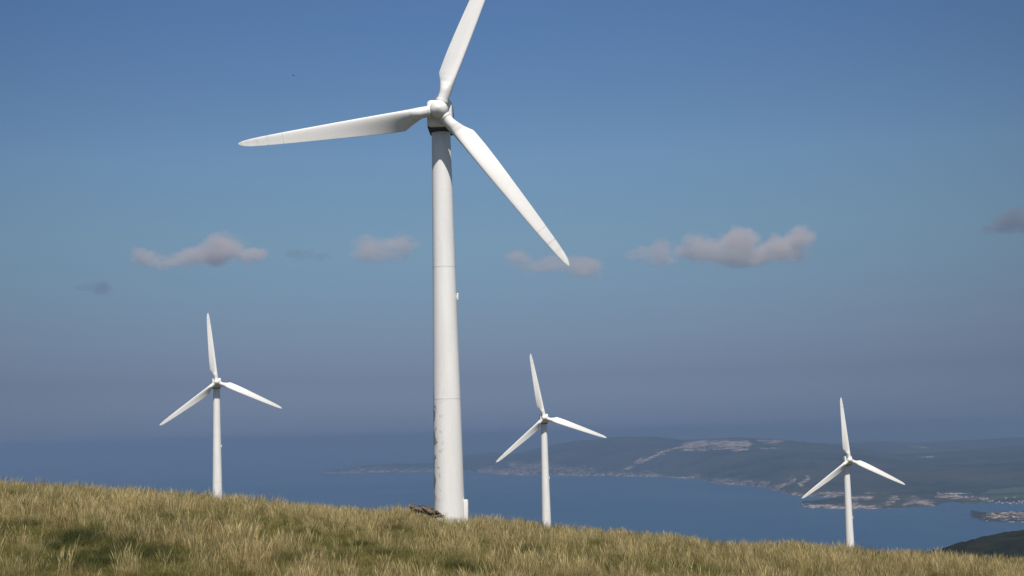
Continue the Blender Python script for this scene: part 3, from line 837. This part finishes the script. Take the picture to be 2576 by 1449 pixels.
# ------------------------------------------------------------------ clouds: real volumes 25 km away and 3 km up
CLD = 25000.0
def smax(t, a, b):
    m = t.nodes.new('ShaderNodeMath'); m.operation = 'SMOOTH_MAX'; m.inputs[2].default_value = .35
    t.links.new(a, m.inputs[0]); t.links.new(b, m.inputs[1]); return m.outputs[0]
def cloud(px0, px1, py0, py1, puffs, dens, color, label, seed=0, edge=.55):
    """puffs: centres and radii inside the box (-1..1 across, -1..1 up)"""
    u0, v0 = direction(px0, (py0 + py1) / 2); u1, _ = direction(px1, (py0 + py1) / 2)
    _, va = direction((px0 + px1) / 2, py0); _, vb = direction((px0 + px1) / 2, py1)
    W2 = (u1 - u0) * CLD / 2; Hh = (va - vb) * CLD / 2
    cen = ((u0 + u1) / 2 * CLD, CLD, (va + vb) / 2 * CLD)
    D2 = Hh * 1.6
    bm = bmesh.new()
    for (cx, cz, rx, rz) in puffs:
        r_ = bmesh.ops.create_icosphere(bm, subdivisions=3, radius=1)
        for v in r_['verts']: v.co = Vector((cx * W2 + v.co.x * (rx * W2 + .35 * Hh), v.co.y * D2 * rz * 1.2, cz * Hh + v.co.z * (rz + .3) * Hh))
    me = bpy.data.meshes.new('cloud'); bm.to_mesh(me); bm.free()
    o = link('cloud', me); o.location = cen
    rm = o.modifiers.new('fuse', 'REMESH'); rm.mode = 'VOXEL'; rm.voxel_size = Hh / 9
    m = bpy.data.materials.new('cloud_vapour'); m.use_nodes = True; t = m.node_tree; t.nodes.clear()
    outn = t.nodes.new('ShaderNodeOutputMaterial'); pv = t.nodes.new('ShaderNodeVolumePrincipled')
    pv.inputs['Color'].default_value = (*color, 1); pv.inputs['Anisotropy'].default_value = .2; dens *= 1.0
    tc = N(t, 'ShaderNodeTexCoord').outputs['Object']
    best = None
    nz = N(t, 'ShaderNodeTexNoise'); nz.inputs['Scale'].default_value = 1.6 / Hh; nz.inputs['Detail'].default_value = 5; nz.inputs['Roughness'].default_value = .6
    ad = N(t, 'ShaderNodeVectorMath', operation='ADD', in_1=(seed * 913.0, seed * 377.0, 0)); t.links.new(tc, ad.inputs[0])
    mp = N(t, 'ShaderNodeMapping'); mp.inputs['Scale'].default_value = (.55, .7, 1.0); t.links.new(ad.outputs[0], mp.inputs[0])
    t.links.new(mp.outputs[0], nz.inputs['Vector'])
    wn = N(t, 'ShaderNodeTexNoise'); wn.inputs['Scale'].default_value = .9 / Hh; wn.inputs['Detail'].default_value = 3; t.links.new(ad.outputs[0], wn.inputs['Vector'])
    w0 = N(t, 'ShaderNodeVectorMath', operation='SUBTRACT', in_1=(.5, .5, .5)); t.links.new(wn.outputs['Color'], w0.inputs[0])
    w1 = N(t, 'ShaderNodeVectorMath', operation='SCALE'); w1.inputs['Scale'].default_value = 1.1 * Hh; t.links.new(w0.outputs[0], w1.inputs[0])
    w2 = N(t, 'ShaderNodeVectorMath', operation='ADD'); t.links.new(tc, w2.inputs[0]); t.links.new(w1.outputs[0], w2.inputs[1])
    for (cx, cz, rx, rz) in puffs:
        s = N(t, 'ShaderNodeVectorMath', operation='SUBTRACT', in_1=(cx * W2, 0, cz * Hh)); t.links.new(w2.outputs[0], s.inputs[0])
        d = N(t, 'ShaderNodeVectorMath', operation='DIVIDE', in_1=(rx * W2, D2 * rz, rz * Hh)); t.links.new(s.outputs[0], d.inputs[0])
        l = N(t, 'ShaderNodeVectorMath', operation='LENGTH'); t.links.new(d.outputs[0], l.inputs[0])
        f = math_n(t, 'SUBTRACT', 1.0, l.outputs['Value'])
        best = f if best is None else smax(t, best, f)
    k = math_n(t, 'ADD', best, math_n(t, 'MULTIPLY', math_n(t, 'SUBTRACT', nz.outputs['Fac'], .5), 1.7))
    k = maprange(t, k, .0, edge, 0, dens, True)
    k = math_n(t, 'MULTIPLY', k, maprange(t, best, 0, .12))
    t.links.new(k, pv.inputs['Density']); t.links.new(pv.outputs[0], outn.inputs['Volume'])
    m.volume_intersection_method = 'FAST' if hasattr(m, 'volume_intersection_method') else None
    me.materials.append(m)
    tag(o, label, 'cloud', 'small low clouds in a row above the sea')
    return o
PINK = (.91, .855, .855)
cloud(305, 675, 584, 682, [(.31, -.22, .58, .66), (.44, .18, .34, .82), (.80, -.28, .26, .55), (-.68, -.22, .30, .52), (-.2, -.42, .62, .42), (.1, -.1, .5, .5)], .0040, PINK, 'long pinkish cloud at left with a rounded hump, above the far left turbine', 1)
cloud(862, 1062, 580, 672, [(-.25, .1, .68, .78), (.45, .2, .55, .66), (0, -.35, .9, .48)], .0028, PINK, 'small pinkish cloud just left of the big tower', 2)
cloud(1252, 1540, 618, 712, [(-.62, .40, .32, .52), (-.15, -.05, .62, .55), (.5, -.15, .50, .75)], .0025, PINK, 'thin cloud touching the tip of the lower right blade of the big turbine', 3)
cloud(1560, 1720, 582, 680, [(-.35, -.1, .6, .42), (.30, 0, .5, .75), (.4, -.4, .7, .5), (.9, -.1, .3, .4)], .0020, PINK, 'thin grey wisp joined to the left end of the largest cloud', 4)
cloud(1708, 2052, 556, 678, [(-.70, .0, .34, .72), (-.12, .25, .34, .68), (.0, -.50, .95, .46), (.76, .18, .26, .80), (.45, -.22, .5, .62), (-.40, -.2, .4, .5), (-.05, -.25, .9, .5)], .0034, PINK, 'largest cloud, lumpy with an upturned right end, above the far right turbine', 5)
cloud(2450, 2640, 510, 600, [(.1, 0, .8, .8), (.0, -.5, 1., .4)], .0028, (.5, .5, .58), 'faint grey cloud cut off by the right edge', 6)
cloud(175, 285, 690, 752, [(-.4, .0, .6, .4), (.45, -.1, .5, .8)], .0016, (.40, .43, .55), 'tiny dark wisp of cloud near the left edge', 7)
cloud(700, 840, 620, 668, [(-.2, .2, .8, .7), (.5, -.1, .5, .6)], .0012, (.45, .48, .55), 'thin wisp between the two clouds left of the big tower', 8)

# ------------------------------------------------------------------ bird
m_bird, _, _ = principled('dark_feathers', (.02, .02, .022), .8, .2)
u, v = direction(738, 190); BD = 300.0
bm = bmesh.new()
r_ = bmesh.ops.create_icosphere(bm, subdivisions=2, radius=1)
for q in r_['verts']: q.co = Vector((q.co.x * .09, q.co.y * .26, q.co.z * .09))
body = bm_mesh('bird', bm, m_bird)
bird = link('bird', body); bird.location = (u * BD, BD, v * BD); bird.scale = (.62, .62, .62); bird.rotation_euler = (0, R(12), R(50))
for sx in (-1, 1):
    top, bot = [], []
    prof = [(.05, .13, -.10, 0), (.22, .14, -.09, .10), (.40, .06, -.10, .13), (.58, -.06, -.14, .07)]
    vs = []
    for x, ya_, yb_, z in prof:
        th = .02 * (1 - x)
        vs += [(sx * x, ya_, z + th), (sx * x, yb_, z + th), (sx * x, yb_, z - th), (sx * x, ya_, z - th)]
    fs = []
    for k_ in range(3):
        for i_ in range(4):
            j_ = (i_ + 1) % 4; fs.append((k_ * 4 + i_, k_ * 4 + j_, k_ * 4 + 4 + j_, k_ * 4 + 4 + i_))
    fs += [(0, 1, 2, 3), (12, 13, 14, 15)]
    link('wing', mesh_np('wing', vs, fs), bird, m_bird)
tag(bird, 'tiny dark bird flying alone in the upper left sky', 'bird')

# ------------------------------------------------------------------ haze: even volume round camera, land and sea
m_hz = bpy.data.materials.new('haze'); m_hz.use_nodes = True; t = m_hz.node_tree; t.nodes.clear()
outn = t.nodes.new('ShaderNodeOutputMaterial'); pv = t.nodes.new('ShaderNodeVolumePrincipled')
pv.inputs['Color'].default_value = (.415, .555, .745, 1); pv.inputs['Density'].default_value = 8.6e-5; pv.inputs['Anisotropy'].default_value = .35
t.links.new(pv.outputs[0], outn.inputs['Volume'])
bm = bmesh.new(); box_bm(bm, 0, 0, (SEA_Z - 20 + 130) / 2, 124000, 124000, 130 - SEA_Z + 20, 0)
hz = link('haze', bm_mesh('haze', bm, m_hz, False))
tag(hz, 'blue sea haze', 'haze', kind='stuff')
